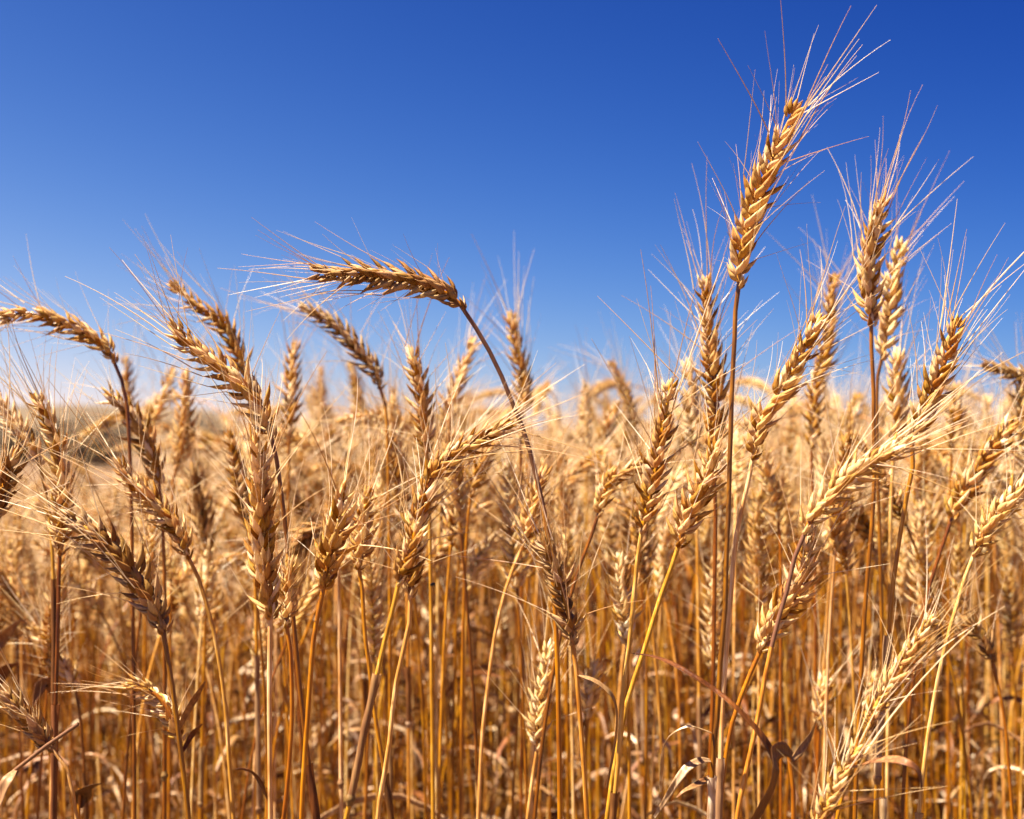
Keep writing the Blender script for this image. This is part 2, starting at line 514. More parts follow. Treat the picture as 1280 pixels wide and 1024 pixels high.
def hero(idx, label, Y, ear, stem, roll=0.0, sharp=None, mat=None, size=1.25, spread=1.0, awn=1.0, keep=0.97, tilt=0.0, leaves=(), node=None, group=None, dark=0.0):
    """one traced wheat plant: ear from base to tip and stem from the ear downward, in photo pixels at distance Y"""
    rng = np.random.default_rng(1000 + idx)
    roll = max(roll, 0.4)
    size = size * 1.05
    mat = mat or M_HUSK
    sharp = (0.70 <= Y <= 0.97) if sharp is None else sharp
    E = np.array([px(x, y, Y) for x, y in ear])
    k = np.linspace(0, 1, len(E))
    E[:, 1] += tilt * k ** 1.5
    S = [px(x, y, Y) for x, y in stem]
    top = E[0]
    pts = [top] + S
    d = unit(pts[-1] - pts[-2]); p = pts[-1].copy()
    while p[2] > 0.02:                                  # on below the frame, straightening, down to the soil
        d = unit(d * 0.8 + np.array([0, 0, -1.0]) * 0.2)
        st = min(0.09, max(0.02, p[2]))
        p = p + d * st
        pts.append(p.copy())
    pts = np.array(pts)
    base = np.array([pts[-1][0], pts[-1][1], 0.0])
    root = thing("wheat_plant", label, "wheat", base, group)
    C = spline(pts[::-1] - base, max(24, int(arclen(pts) / 0.016)))
    wob = np.sin(np.linspace(0, 9, len(C)) + rng.uniform(0, 6)) * 0.0006
    C[:, 0] += wob * np.linspace(1, 0, len(C))
    g = Geo()
    tube(g, C, np.linspace(0.00175, 0.00125, len(C)) * (0.5 + 0.5 * size / 1.2), 8)
    v_, f_, m_, t_ = g.arrays()
    m_[int(len(m_) * (1 - dark)):] = 1                  # dark upper straw on two plants; on the arched one, painted shade
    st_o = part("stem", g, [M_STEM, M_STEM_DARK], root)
    nd = node if node is not None else rng.uniform(0.40, 0.78)
    if nd:
        i = int(nd * (len(C) - 1)); i = min(max(i, 2), len(C) - 3)
        t = unit(C[i + 1] - C[i - 1])
        g = Geo()
        q = np.linspace(-1, 1, 9)
        tube(g, C[i] + t * (q * 0.0035)[:, None], 0.00195 + 0.0008 * np.exp(-(q * 2.0) ** 2) - 0.0002 * q ** 2, 8)
        part("node", g, [M_NODE], st_o)
        if rng.uniform() < .7:                          # dry leaf sheath wrapped round the straw above the joint
            n_ = int(min(len(C) - 3 - i, rng.integers(4, 9)))
            if n_ >= 3:
                Q = spline(C[i:i + n_], 26); q = np.linspace(0, 1, 26)
                g = Geo()
                tube(g, Q, (0.0021 + 0.0003 * np.sin(q * 17 + rng.uniform(0, 6)) * q + 0.0005 * q ** 6) * (0.5 + 0.5 * size / 1.2), 9)
                part("sheath", g, [M_LEAF], st_o)
    EL = spline(E - base, 16)
    if sharp:
        sp, aw = ear_layout(EL, roll, rng, 0, size=size, spread=spread, awn_len=awn, awn_keep=keep)
        eo = part("ear", rachis_geo(EL), [M_STEM], root)
        for v, M in sp:
            o = link(bpy.data.objects.new("spikelet", spike_mesh(v, mat)), eo)
            o.matrix_local = Matrix(M.tolist())
        for v, M in aw:
            o = link(bpy.data.objects.new("awn", AWN_MESH[v]), eo)
            o.matrix_local = Matrix(M.tolist())
    else:
        g, b = ear_and_beard(EL, roll, rng, 1, size=size, spread=spread, awn_len=awn, awn_keep=keep)
        eo = part("ear", g, [mat], root)
        part("beard", b, [M_AWN], eo)
    for lf in leaves:
        P = spline(np.array([px(x, y, Y + dy) for x, y, dy in lf["p"]]) - base, 22)
        t = np.linspace(0, 1, 22)
        W = np.interp(t, np.linspace(0, 1, len(lf["w"])), lf["w"]) * Y / FPX
        g = Geo()
        ribbon(g, P, W, lf.get("face", (0.2, -1, 0.3)), lf.get("fold", 0.3), lf.get("twist", 0.5))
        lo = part("leaf", g, [M_LEAF], root)
        if lf.get("label"):
            lo["label"] = lf["label"]
    return root

HEROES = [
 # tall and arched ears against the sky
 ("tallest bearded wheat ear of all, leaning slightly on a straight bright stem", 0.80,
  [(924,353),(924,328),(930,297),(937,270),(947,242),(958,215),(969,188),(980,160),(993,137)],
  [(920,368),(919,401),(918,429),(915,485),(914,528),(912,584),(911,641),(908,697),(907,753),(904,792),(900,834),(897,891),(891,947),(889,1017)],
  dict(roll=0.25, awn=1.0, tilt=-0.01, leaves=[
    dict(p=[(890,917,0),(875,912,-.01),(860,909,-.02),(839,919,-.02),(830,935,-.02),(828,960,-.01),(826,990,0)], w=[5,9,9,7,8,7,3], face=(.1,-.5,1), twist=1.2, label="dark brown curled strip of dry leaf"),
    dict(p=[(888,951,0),(876,951,-.01),(859,960,-.02),(846,977,-.02),(834,997,-.01),(818,1022,0)], w=[5,10,10,9,7,4], face=(.3,-.7,.7), twist=.6),
    dict(p=[(886,972,0),(872,981,-.02),(855,989,-.03),(846,997,-.03)], w=[3,9,8,2], face=(.2,-.8,.6), twist=.5)])),
 ("wheat ear arched over until it lies flat against open sky on a curved stem", 0.86,
  [(576,382),(565,371),(545,361),(517,353),(483,347),(447,344),(418,345),(391,339)],
  [(587,398),(601,420),(618,451),(632,482),(643,510),(657,545),(671,598),(678,627),(683,655),(689,700),(694,760),(697,830),(699,930),(700,1030)],
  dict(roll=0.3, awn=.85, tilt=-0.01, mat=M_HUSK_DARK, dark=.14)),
 ("dark upright wheat ear second in height, on a straight stem next to the tallest one", 0.92,
  [(1089,402),(1087,375),(1086,340),(1090,305),(1096,275),(1104,246)],
  [(1089,429),(1092,485),(1092,514),(1093,584),(1092,627),(1089,669),(1084,725),(1080,781),(1076,850),(1072,930),(1068,1024)],
  dict(roll=1.2, spread=.75, awn=1.1)),
 ("blurred pale wheat ear right behind the second tallest ear, tip just below its middle", 1.06,
  [(1103,445),(1106,429),(1111,401),(1114,372),(1118,339),(1128,303)],
  [(1098,457),(1096,500),(1096,541),(1098,620),(1101,720),(1103,850),(1104,1000)],
  dict(roll=.4, awn=1.0, mat=M_HUSK_PALE)),
 ("wheat ear under the blurred pale one beside the second tallest stem", 1.10,
  [(1117,550),(1122,513),(1121,471),(1123,440)], [(1116,580),(1113,650),(1112,760),(1110,900)], dict(roll=.8)),
 ("long thick golden wheat ear slanting against sky beyond the second tallest ear", 0.83,
  [(1140,548),(1148,531),(1159,507),(1170,477),(1182,451),(1190,423),(1197,398)],
  [(1142,576),(1134,618),(1125,669),(1117,725),(1111,787),(1106,843),(1100,910),(1094,1024)],
  dict(roll=.5, size=1.25, awn=1.1)),
 ("wheat ear lying over almost flat on a bent neck, beneath the long thick slanting ear", 0.76,
  [(1008,662),(1014,648),(1024,636),(1038,620),(1061,598),(1089,579),(1117,565),(1143,546)],
  [(1004,670),(996,686),(989,717),(982,745),(973,775),(967,798),(955,854),(946,905),(932,967),(921,1024)],
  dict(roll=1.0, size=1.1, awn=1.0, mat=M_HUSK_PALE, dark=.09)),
 ("splayed wheat ear with spiky spikelets behind the dark bent neck of the flat-lying ear", 0.86,
  [(953,808),(963,786),(978,762),(997,738),(1006,708),(1012,672)],
  [(949,816),(935,849),(918,894),(908,940),(898,1024)], dict(roll=1.3, size=1.3, spread=1.5, awn=.9)),
 ("broad golden wheat ear leaning across the crop line just beside the tallest plant's stem", 0.84,
  [(942,568),(945,553),(953,521),(971,493),(990,465),(1003,441),(1016,415),(1026,393)],
  [(940,581),(933,612),(926,641),(921,665),(917,697),(914,739),(909,800),(903,880),(899,1000)],
  dict(roll=.2, size=1.3, awn=.9)),
 ("blurred golden wheat ear standing behind the broad leaning ear, its tip showing above it", 1.22,
  [(1014,557),(1017,530),(1019,485),(1030,451),(1038,406),(1039,372),(1044,342)], [(1014,568),(1017,640),(1019,740),(1020,900)],
  dict(roll=.5, size=1.15)),
 ("thick upright wheat ear half hidden behind the tallest plant's stem, pale tip against the sky", 0.96,
  [(889,560),(894,527),(895,493),(891,457),(887,415),(884,378),(883,347)],
  [(890,570),(894,620),(894,680),(893,736),(892,800),(891,863),(888,940),(886,1010)],
  dict(roll=.6, size=1.25, awn=1.1)),
 ("pale blurred wheat ear behind the thick ear next to the tallest stem", 1.22,
  [(868,560),(864,520),(862,485),(860,452)], [(870,600),(872,700),(874,900)], dict(roll=.3, mat=M_HUSK_PALE)),
 ("upright sharp-tipped wheat ear on the stem that carries the long narrow leaf", 0.80,
  [(803,660),(808,640),(814,613),(822,573),(828,537),(834,507),(838,478)],
  [(800,669),(797,697),(793,739),(789,781),(786,812),(780,857),(776,905),(772,961),(766,1022)],
  dict(roll=.35, size=1.1, awn=1.1, leaves=[
    dict(p=[(790,817,0),(818,822,-.02),(845,833,-.04),(870,848,-.05),(893,863,-.05),(914,880,-.06),(943,910,-.06),(960,935,-.06),(970,962,-.05)], w=[4,8,9,9,9,8,9,13,12], face=(.35,-.6,.7), fold=.35, twist=.5, label="long narrow tan leaf slanting across the neighbouring stems")])),
 ("short wide wheat ear tilted beside the sharp-tipped upright ear, base dark with open spikelets", 0.83,
  [(850,677),(857,652),(869,627),(881,604),(889,580),(896,556)],
  [(845,691),(834,725),(823,753),(814,784),(800,829),(786,868),(779,905),(772,935),(762,1000)],
  dict(roll=.9, size=1.3, spread=1.25, awn=.9)),
 ("shaded brown wheat ear leaning back on a bent stem with a dark curled leaf", 0.79,
  [(715,800),(713,778),(707,753),(699,725),(690,702),(677,672)],
  [(718,810),(723,871),(728,933),(731,978),(734,1024)],
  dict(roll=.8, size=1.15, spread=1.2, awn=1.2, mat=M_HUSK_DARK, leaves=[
    dict(p=[(722,844,0),(734,848,-.02),(747,854,-.02),(763,868,-.02),(769,884,-.015),(770,905,-.01),(766,940,0),(758,985,0)], w=[4,8,10,9,9,8,6,2], face=(.2,-.6,.8), twist=1.3, label="dark brown curled dry leaf")])),
 ("pale bright wheat ear kneeling over on a slanted smooth yellow stem", 0.96,
  [(748,642),(754,620),(762,602),(774,592),(794,584),(808,579)], [(744,649),(738,674),(727,702),(716,736),(704,780),(690,850),(678,930),(668,1024)],
  dict(roll=.4, size=1.0, awn=.8, mat=M_HUSK_PALE)),
 ("small pale wheat ear standing alone low among dark stems, below the shaded brown ear", 0.98,
  [(672,932),(672,905),(676,877),(680,848),(688,806)], [(669,950),(662,1003),(658,1040)], dict(roll=.3, size=1.15, awn=1.0, mat=M_HUSK_PALE)),
 ("blurred pale wheat ear close behind the curled dark leaf", 1.15,
  [(735,893),(737,868),(741,850),(745,830)], [(733,920),(731,1000)], dict(roll=.6, mat=M_HUSK_PALE)),
 ("short golden wheat ear behind the stem that carries the long narrow leaf", 1.02,
  [(783,806),(781,775),(777,740),(774,694)], [(784,830),(786,900),(787,1000)], dict(roll=.2, size=1.1, mat=M_HUSK_PALE)),
 # middle
 ("long curved wheat ear sweeping from upright to sideways, tip tucked behind the arched ear's stem", 0.79,
  [(513,742),(514,697),(521,657),(529,624),(545,590),(568,567),(598,551),(640,529)],
  [(513,753),(511,784),(503,818),(494,860),(489,905),(485,944),(477,983),(472,1024)],
  dict(roll=.4, size=1.1, awn=.95)),
 ("slanted stem ending in a small broken-off ear hidden behind the long curved ear", 0.74,
  [(499,726),(506,706),(514,684),(520,660)], [(497,736),(488,774),(479,809),(469,854),(455,916),(441,989),(432,1026)], dict(roll=.2, size=1.0, awn=.3, keep=.5, node=.86)),
 ("wide fan-shaped wheat ear bursting with bristles low in the crop", 0.82,
  [(406,728),(410,705),(418,674),(426,645),(431,608)], [(403,745),(394,784),(389,834),(385,893),(380,961),(377,1024)],
  dict(roll=1.35, size=1.35, spread=1.5, awn=1.05)),
 ("ragged wheat ear with a thin crooked stem crowding the fan-shaped ear", 0.90,
  [(448,706),(451,685),(452,665),(455,640),(462,612)], [(449,716),(454,747),(455,787),(461,829),(466,877),(475,933),(489,1023)],
  dict(roll=.9, size=1.15, spread=1.4, awn=.9)),
 ("dark blurred wheat ear hanging sideways behind the fan-shaped ear", 1.08,
  [(405,660),(392,664),(380,673),(368,690)], [(415,662),(422,680),(424,740),(425,850)], dict(roll=.3, mat=M_HUSK_DARK)),
 ("big upright wheat ear thick with bristles on a straight stem striped with light and shade", 0.79,
  [(338,766),(332,730),(329,700),(327,640),(325,590),(322,545)], [(338,780),(337,830),(337,900),(338,1024)],
  dict(roll=1.1, size=1.3, awn=1.05, spread=1.15)),
 ("frayed-tip wheat ear, lower and sharper of two slanting over the big upright ear", 0.84,
  [(338,542),(323,507),(298,479),(267,454),(239,434),(215,405)],
  [(345,570),(354,635),(360,690),(366,767),(371,820),(376,871),(387,961),(396,1024)],
  dict(roll=.7, size=1.2, awn=1.0)),
 ("blurred slim wheat ear slanting behind the frayed-tip ear, higher of that pair", 1.08,
  [(311,492),(306,462),(294,434),(284,412),(267,395),(239,378),(212,352)], [(313,520),(316,600),(319,720),(322,900)], dict(roll=.2, size=1.05)),
 ("small wheat ear low beside the big upright ear's base, thin pale stem", 0.83,
  [(358,780),(359,762),(360,735),(362,700)], [(362,795),(365,863),(364,916),(359,981),(354,1024)], dict(roll=.5, size=1.0, awn=.8, mat=M_HUSK_PALE)),
 ("drooping shaded wheat ear, greyish brown, slanting down to a pale base over dark stems", 0.78,
  [(203,785),(191,752),(174,731),(157,705),(135,683),(112,663),(79,645)],
  [(205,800),(209,818),(214,848),(221,900),(226,940),(232,989),(236,1024)],
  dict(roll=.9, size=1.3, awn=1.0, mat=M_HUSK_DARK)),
 ("upright golden wheat ear rising above the drooping shaded ear's tip", 0.92,
  [(75,688),(76,640),(76,590),(70,550),(58,520),(42,492)], [(74,705),(72,800),(69,900),(67,1024)], dict(roll=.4, size=1.2)),
 ("wheat ear nodding at the frame edge against the sky, the one bent over highest there", 1.02,
  [(141,449),(134,436),(118,423),(98,412),(75,403),(35,391),(0,398)], [(148,465),(156,490),(161,540),(164,620),(166,760),(168,1000)], dict(roll=.25, size=1.2, sharp=True)),
 ("slim wheat ear leaning out at the frame edge under the nodding ear", 1.0,
  [(49,578),(42,563),(25,541),(4,508),(-12,488)], [(52,596),(60,627),(66,700),(68,800),(66,1000)], dict(roll=.6, size=1.05)),
 ("dark wheat ear cut by the frame edge with a pale tuft of bristles", 0.84,
  [(-12,655),(-2,625),(8,598),(20,562)], [(-16,680),(-20,800),(-22,1000)], dict(roll=.9, size=1.2, mat=M_HUSK_DARK)),
 ("brown wheat ear below the nodding ear's neck, leaning toward it", 1.04,
  [(198,600),(192,575),(183,551),(168,527),(150,507),(131,488)], [(201,620),(205,700),(206,800),(206,1000)], dict(roll=.8, size=1.25, awn=.75, keep=.8)),
 ("leaning wheat ear on a curved stem between the drooping shaded ear and big upright ear", 0.90,
  [(234,694),(222,663),(194,632),(166,607),(147,576)], [(242,704),(253,739),(264,776),(271,810),(281,877),(287,961),(292,1024)], dict(roll=.3, size=1.15)),
 ("blurred upright wheat ear with dark tip over the hill between brown ear and frayed-tip ear", 1.30,
  [(221,584),(228,556),(232,505),(233,466)], [(217,593),(214,700),(212,900)], dict(roll=.7, size=1.25)),
 ("dark blurred wheat ear in shade behind the curved bare stem", 1.24,
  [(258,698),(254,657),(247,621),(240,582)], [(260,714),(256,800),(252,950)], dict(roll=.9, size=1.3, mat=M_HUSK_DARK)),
 ("small blurred wheat ear peeping up beside the nodding ear's neck", 1.6,
  [(161,520),(160,490),(157,448)], [(163,560),(164,700),(165,900)], dict(roll=.2)),
 ("small pale blurred wheat ear leaning behind the brown ear", 1.5,
  [(190,530),(203,496),(216,464)], [(186,560),(182,700),(180,900)], dict(roll=.4, mat=M_HUSK_PALE)),
 ("blurred dark wheat ear leaning behind and below the arched ear, its thin neck hooked", 1.16,
  [(474,482),(471,466),(458,451),(435,423),(413,403),(375,382)], [(480,499),(483,520),(485,580),(487,700),(488,900)], dict(roll=.5, size=1.15, mat=M_HUSK_DARK)),
 ("blurred upright wheat ear just beside the frayed-tip ear's base, narrow and golden", 1.3,
  [(362,538),(364,499),(365,462),(369,428)], [(361,570),(360,700),(359,900)], dict(roll=.2)),
 ("short far wheat ear, narrow, alone between two blurred ears beneath the arched ear's tip", 1.9,
  [(400,545),(401,505),(401,460)], [(400,580),(400,700),(399,850)], dict(roll=.5, size=1.2)),
 ("pale-tipped far wheat ear under the hooked neck of the blurred dark ear", 1.65,
  [(453,550),(451,519),(445,485),(438,453)], [(455,600),(456,700),(457,900)], dict(roll=.3, mat=M_HUSK_PALE)),
 ("upright wheat ear beneath the arched ear, broad and mostly in focus", 1.02,
  [(533,560),(531,535),(528,502),(522,468),(514,438)], [(535,590),(538,700),(540,900),(541,1000)], dict(roll=.6, size=1.2, sharp=True)),
 ("pale wide wheat ear standing lower beside the broad ear beneath the arched one", 1.24,
  [(503,596),(496,560),(490,520),(490,495)], [(506,640),(509,760),(511,950)], dict(roll=.9, size=1.25, mat=M_HUSK_PALE)),
 ("blurred golden wheat ear leaning under the arched ear's neck", 1.3,
  [(556,548),(562,513),(570,485),(582,451),(594,424)], [(552,580),(548,700),(546,900)], dict(roll=.3, size=1.2)),
 ("blurred upright wheat ear with a white tip beyond the arched stem", 1.25,
  [(650,545),(654,507),(655,474),(646,434),(638,390)], [(651,580),(652,700),(652,900)], dict(roll=.4, size=1.15)),
 ("slim far wheat ear tilted above the crop line, alone between arched stem and sharp-tipped ear", 1.55,
  [(795,540),(786,507),(777,479),(763,452)], [(800,580),(803,700),(804,900)], dict(roll=.2, size=1.1)),
 ("short far wheat ear beside the slim tilted one, leaning the other way", 1.55,
  [(755,552),(760,530),(772,504)], [(753,590),(750,700),(748,900)], dict(roll=.7)),
 ("blurred wheat ear behind the long curved ear's sideways tip", 1.12,
  [(589,618),(598,590),(608,570),(622,553)], [(585,650),(580,750),(576,950)], dict(roll=.5, size=1.1)),
 ("blurred wheat ear in the crop beneath the arched stem, slanted with pale base", 1.3,
  [(586,734),(596,705),(606,690),(622,670)], [(584,760),(580,850),(578,1000)], dict(roll=.5, size=1.2, mat=M_HUSK_PALE)),
 ("wheat ear hidden behind the arched stem, on a slanted stem with a dark broken joint", 1.0,
  [(654,682),(660,655),(668,628),(680,588)], [(646,697),(637,725),(629,747),(618,798),(610,857),(603,920),(598,1024)], dict(roll=.5, size=1.1, node=.62)),
 ("blurred slanted wheat ear among bristles beyond the arched stem's lower end", 1.4,
  [(684,632),(705,606),(730,585),(757,563)], [(678,660),(670,760),(665,950)], dict(roll=.4, size=1.2)),
 # far side
 ("wheat ear leaning toward the frame edge on a slanted stem, dark blotch at its middle", 1.0,
  [(1190,648),(1197,627),(1212,604),(1229,579),(1245,556),(1264,530)], [(1185,662),(1173,697),(1162,733),(1153,770),(1144,830),(1134,920),(1128,1020)], dict(roll=.5, size=1.3, awn=.9)),
 ("wheat ear bending out past the frame edge on a dark slanted stem", 0.88,
  [(1219,690),(1228,671),(1243,649),(1260,629),(1280,610),(1306,592)], [(1213,697),(1204,731),(1193,767),(1187,787),(1176,832),(1167,877),(1157,940),(1148,1024)], dict(roll=.9, size=1.15, awn=.9, mat=M_HUSK_PALE)),
 ("dark blurred wheat ear lying flat against the sky at the frame edge", 1.2,
  [(1290,474),(1269,467),(1250,462),(1230,456)], [(1299,485),(1306,520),(1310,650),(1312,900)], dict(roll=.3, size=1.0, mat=M_HUSK_DARK)),
 ("upright wheat ear cut by the frame edge under the flat-lying dark one", 1.2,
  [(1281,560),(1279,520),(1277,466)], [(1282,600),(1283,750),(1284,950)], dict(roll=.7, mat=M_HUSK_PALE)),
 ("pale far wheat ear between the second tallest stem and the broad leaning ear", 1.45,
  [(1058,545),(1065,520),(1073,496)], [(1055,590),(1052,700),(1050,900)], dict(roll=.5, mat=M_HUSK_PALE)),
 ("blurred far wheat ear behind the long golden bent ear's middle", 1.35,
  [(1190,562),(1194,520),(1198,480)], [(1188,600),(1186,700),(1185,900)], dict(roll=.4)),
 ("pale blurred wheat ear under the base of the broad leaning ear", 1.14,
  [(972,648),(966,615),(957,586),(950,555)], [(975,665),(976,730),(976,900)], dict(roll=.8, size=1.1, mat=M_HUSK_PALE)),
 ("pale wheat ear slanting low in the corner, blue-grey shaded middle, bristles swept one way", 0.74,
  [(1086,908),(1094,885),(1108,863),(1122,840),(1137,820),(1151,798),(1166,770)], [(1078,926),(1066,952),(1055,985),(1045,1030)], dict(roll=.8, size=.80, awn=.9, keep=.7, mat=M_HUSK_PALE)),
 ("cut-off pale wheat ear at the bottom edge with very long straight bristles", 0.71,
  [(1022,1036),(1032,1012),(1046,984),(1060,958),(1073,934)], [(1016,1056),(1010,1090)], dict(roll=.7, size=.82, spread=1.0, awn=1.25, keep=.6, mat=M_HUSK_PALE, leaves=[
    dict(p=[(1070,960,0),(1085,954,-.01),(1111,950,-.02),(1132,953,-.03),(1147,963,-.03),(1152,985,-.03)], w=[4,9,13,12,8,3], face=(0,-.6,.8), twist=.6, label="pale curved dry leaf")])),
 ("blurred pale wheat ear upright in the low crop beside the corner ear", 1.12,
  [(1024,908),(1026,880),(1031,845)], [(1023,930),(1020,1010)], dict(roll=.5, size=1.1, mat=M_HUSK_PALE)),
 ("blurred shaggy wheat ear behind the corner ear's lower half", 1.16,
  [(1071,908),(1080,880),(1092,846)], [(1068,930),(1062,1010)], dict(roll=.9, size=1.2)),
 ("dark blurred wheat ear leaning away low near the frame edge beyond the corner ear", 1.06,
  [(1240,824),(1228,800),(1210,772)], [(1246,850),(1256,900),(1264,1000)], dict(roll=.6, size=1.1, mat=M_HUSK_DARK)),
 ("dark wheat ear lying low in shade at the frame edge under the drooping ear", 0.86,
  [(64,935),(48,913),(28,891),(4,866)], [(68,946),(84,961),(93,1003),(98,1040)], dict(roll=.8, size=1.05, mat=M_HUSK_DARK)),
 ("messy twisted wheat ear low in the crop under the drooping shaded ear", 0.90,
  [(224,922),(218,905),(208,884),(195,869),(178,859),(158,856)], [(226,940),(230,975),(236,1024)], dict(roll=.9, size=1.1, spread=1.6, awn=.75, mat=M_HUSK_PALE, leaves=[
    dict(p=[(222,915,0),(232,893,-.01),(245,870,-.02),(256,852,-.03)], w=[4,8,9,3], twist=.8),
    dict(p=[(228,940,0),(240,918,.01),(252,905,0)], w=[4,8,3], twist=.8)])),
 ("blurred wheat ear leaning in the low crop beneath the upright golden ear", 1.12,
  [(94,860),(87,846),(70,818),(42,782)], [(98,880),(104,940),(108,1020)], dict(roll=.5, size=1.1)),
]
N_HERO = 0
for i_, (lab, Y_, ear_, stem_, kw_) in enumerate(HEROES):
    r_ = hero(i_, lab, Y_, ear_, stem_, **kw_)
    if lab.startswith('long curved wheat ear sweeping'):
        CURVED = r_
    N_HERO += 1

# leaf plants: low stems whose blades show as pale or brown strips
def leaf_plant(idx, label, Y, stem, leaves, mat=None):
    rng = np.random.default_rng(5000 + idx)
    pts = [px(x, y, Y) for x, y in stem]
    p = pts[-1].copy()
    while p[2] > 0.02:
        p = p + np.array([0, 0, -min(0.1, max(0.02, p[2]))]); pts.append(p.copy())
    pts = np.array(pts); base = np.array([pts[-1][0], pts[-1][1], 0.0])
    root = thing("wheat_plant", label, "wheat", base)
    C = spline(pts[::-1] - base, 30)
    g = Geo(); tube(g, C, np.linspace(0.002, 0.0012, 30), 7)
    part("stem", g, [mat or M_STEM], root)
    for lf in leaves:
        P = spline(np.array([px(x, y, Y + dy) for x, y, dy in lf["p"]]) - base, 22)
        W = np.interp(np.linspace(0, 1, 22), np.linspace(0, 1, len(lf["w"])), lf["w"]) * Y / FPX
        g = Geo(); ribbon(g, P, W, lf.get("face", (0.2, -1, 0.3)), lf.get("fold", 0.3), lf.get("twist", 0.5))
        part("leaf", g, [M_LEAF], root)
    return root
leaf_plant(0, "broken stem with a wide crumpled brown leaf folded over low among the stems", 0.74,
  [(985,935),(990,960),(992,1024)],
  [dict(p=[(990,945,0),(978,936,-.01),(966,944,-.02),(968,960,-.03),(962,985,-.03),(948,1012,-.03),(935,1040,-.02)], w=[8,18,22,24,26,22,14], face=(.3,-1,.4), fold=.2, twist=.5),
   dict(p=[(990,950,0),(1000,938,.01),(1012,920,.02),(1020,900,.02)], w=[6,12,10,3], twist=.6)])
leaf_plant(1, "bare stem with a small pale leaf hooked over near its broken top", 0.86,
  [(334,985),(336,1024)],
  [dict(p=[(334,1000,0),(326,985,-.01),(316,968,-.02),(303,962,-.02),(294,962,-.02)], w=[4,16,20,12,2], face=(.2,-.6,.8), twist=.7)])
leaf_plant(2, "low stem with a golden leaf blade and thin slanted stalk at the frame edge", 0.84,
  [(98,905),(75,921),(53,936),(20,962),(0,984),(-14,1010)],
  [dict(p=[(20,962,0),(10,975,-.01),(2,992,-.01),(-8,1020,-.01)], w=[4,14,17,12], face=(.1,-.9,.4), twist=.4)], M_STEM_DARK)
leaf_plant(3, "low stem with one white sunlit leaf tip curling over", 0.95,
  [(100,985),(98,1024)],
  [dict(p=[(100,1010,0),(103,995,0),(109,985,-.01),(118,981,-.01),(127,979,-.01)], w=[6,22,20,10,2], face=(.1,-.8,.7), twist=.5)])
leaf_plant(4, "stem at the frame edge with two blurred pale leaf blades one above the other", 1.1,
  [(-6,800),(-8,900),(-9,1020)],
  [dict(p=[(-6,815,0),(2,800,0),(12,788,-.01),(24,776,-.01)], w=[10,16,14,4], twist=.5),
   dict(p=[(-8,865,0),(0,848,0),(10,833,-.01),(24,829,-.01)], w=[8,14,14,4], twist=.5)])
leaf_plant(5, "thin stem with a blurred pale leaf arched like a hook below the upright golden ear", 1.06,
  [(68,850),(66,930),(64,1020)],
  [dict(p=[(67,870,0),(62,853,-.01),(54,855,-.01),(47,868,-.01),(42,882,-.01)], w=[5,13,15,11,4], twist=.6)])

# ------------------------------------------------------------------ ground, hill, shrubs
def sheet(name, xs, ys, zf, mat, label=None):
    X, Yg = np.meshgrid(xs, ys)
    Z = zf(X, Yg)
    V = np.stack([X, Yg, Z], -1).reshape(-1, 3)
    nx, ny = len(xs), len(ys)
    i, j = np.meshgrid(np.arange(ny - 1), np.arange(nx - 1), indexing='ij')
    F = np.stack([i * nx + j, i * nx + j + 1, (i + 1) * nx + j + 1, (i + 1) * nx + j], -1).reshape(-1, 4)
    o = link(bpy.data.objects.new(name, mesh_from(name, V, F, np.zeros(len(F), int), [mat])))
    o["kind"] = "structure"
    if label:
        o["label"] = label
    return o

def earth_material(name, stops, scale, bump):
    m = bpy.data.materials.new(name); m.use_nodes = True
    nt = m.node_tree; p = nt.nodes["Principled BSDF"]; p.inputs["Roughness"].default_value = 0.95
    tc = nt.nodes.new("ShaderNodeTexCoord"); nz = nt.nodes.new("ShaderNodeTexNoise")
    nz.inputs["Scale"].default_value = scale; nz.inputs["Detail"].default_value = 8; nz.inputs["Roughness"].default_value = 0.65
    cr = nt.nodes.new("ShaderNodeValToRGB"); bp = nt.nodes.new("ShaderNodeBump"); bp.inputs["Strength"].default_value = bump
    nt.links.new(tc.outputs["Object"], nz.inputs["Vector"]); nt.links.new(nz.outputs["Fac"], cr.inputs[0])
    nt.links.new(nz.outputs["Fac"], bp.inputs["Height"]); nt.links.new(bp.outputs[0], p.inputs["Normal"])
    e = cr.color_ramp.elements
    while len(e) < len(stops):
        e.new(0.5)
    for i, (q, c) in enumerate(stops):
        e[i].position = q; e[i].color = (*c, 1)
    nt.links.new(cr.outputs[0], p.inputs["Base Color"])
    return m

M_SOIL = earth_material("soil", [(0.3, (0.05, 0.024, 0.009)), (0.52, (0.10, 0.052, 0.02)), (0.72, (0.20, 0.115, 0.045))], 6.0, 0.6)
M_HILL = earth_material("dry_hill", [(0.3, (0.05, 0.032, 0.016)), (0.5, (0.085, 0.054, 0.025)), (0.7, (0.14, 0.09, 0.042))], 0.15, 0.3)
M_SHRUB = earth_material("shrub_leaf", [(0.3, (0.075, 0.052, 0.031)), (0.55, (0.12, 0.084, 0.05)), (0.8, (0.17, 0.12, 0.075))], 9.0, 0.0)

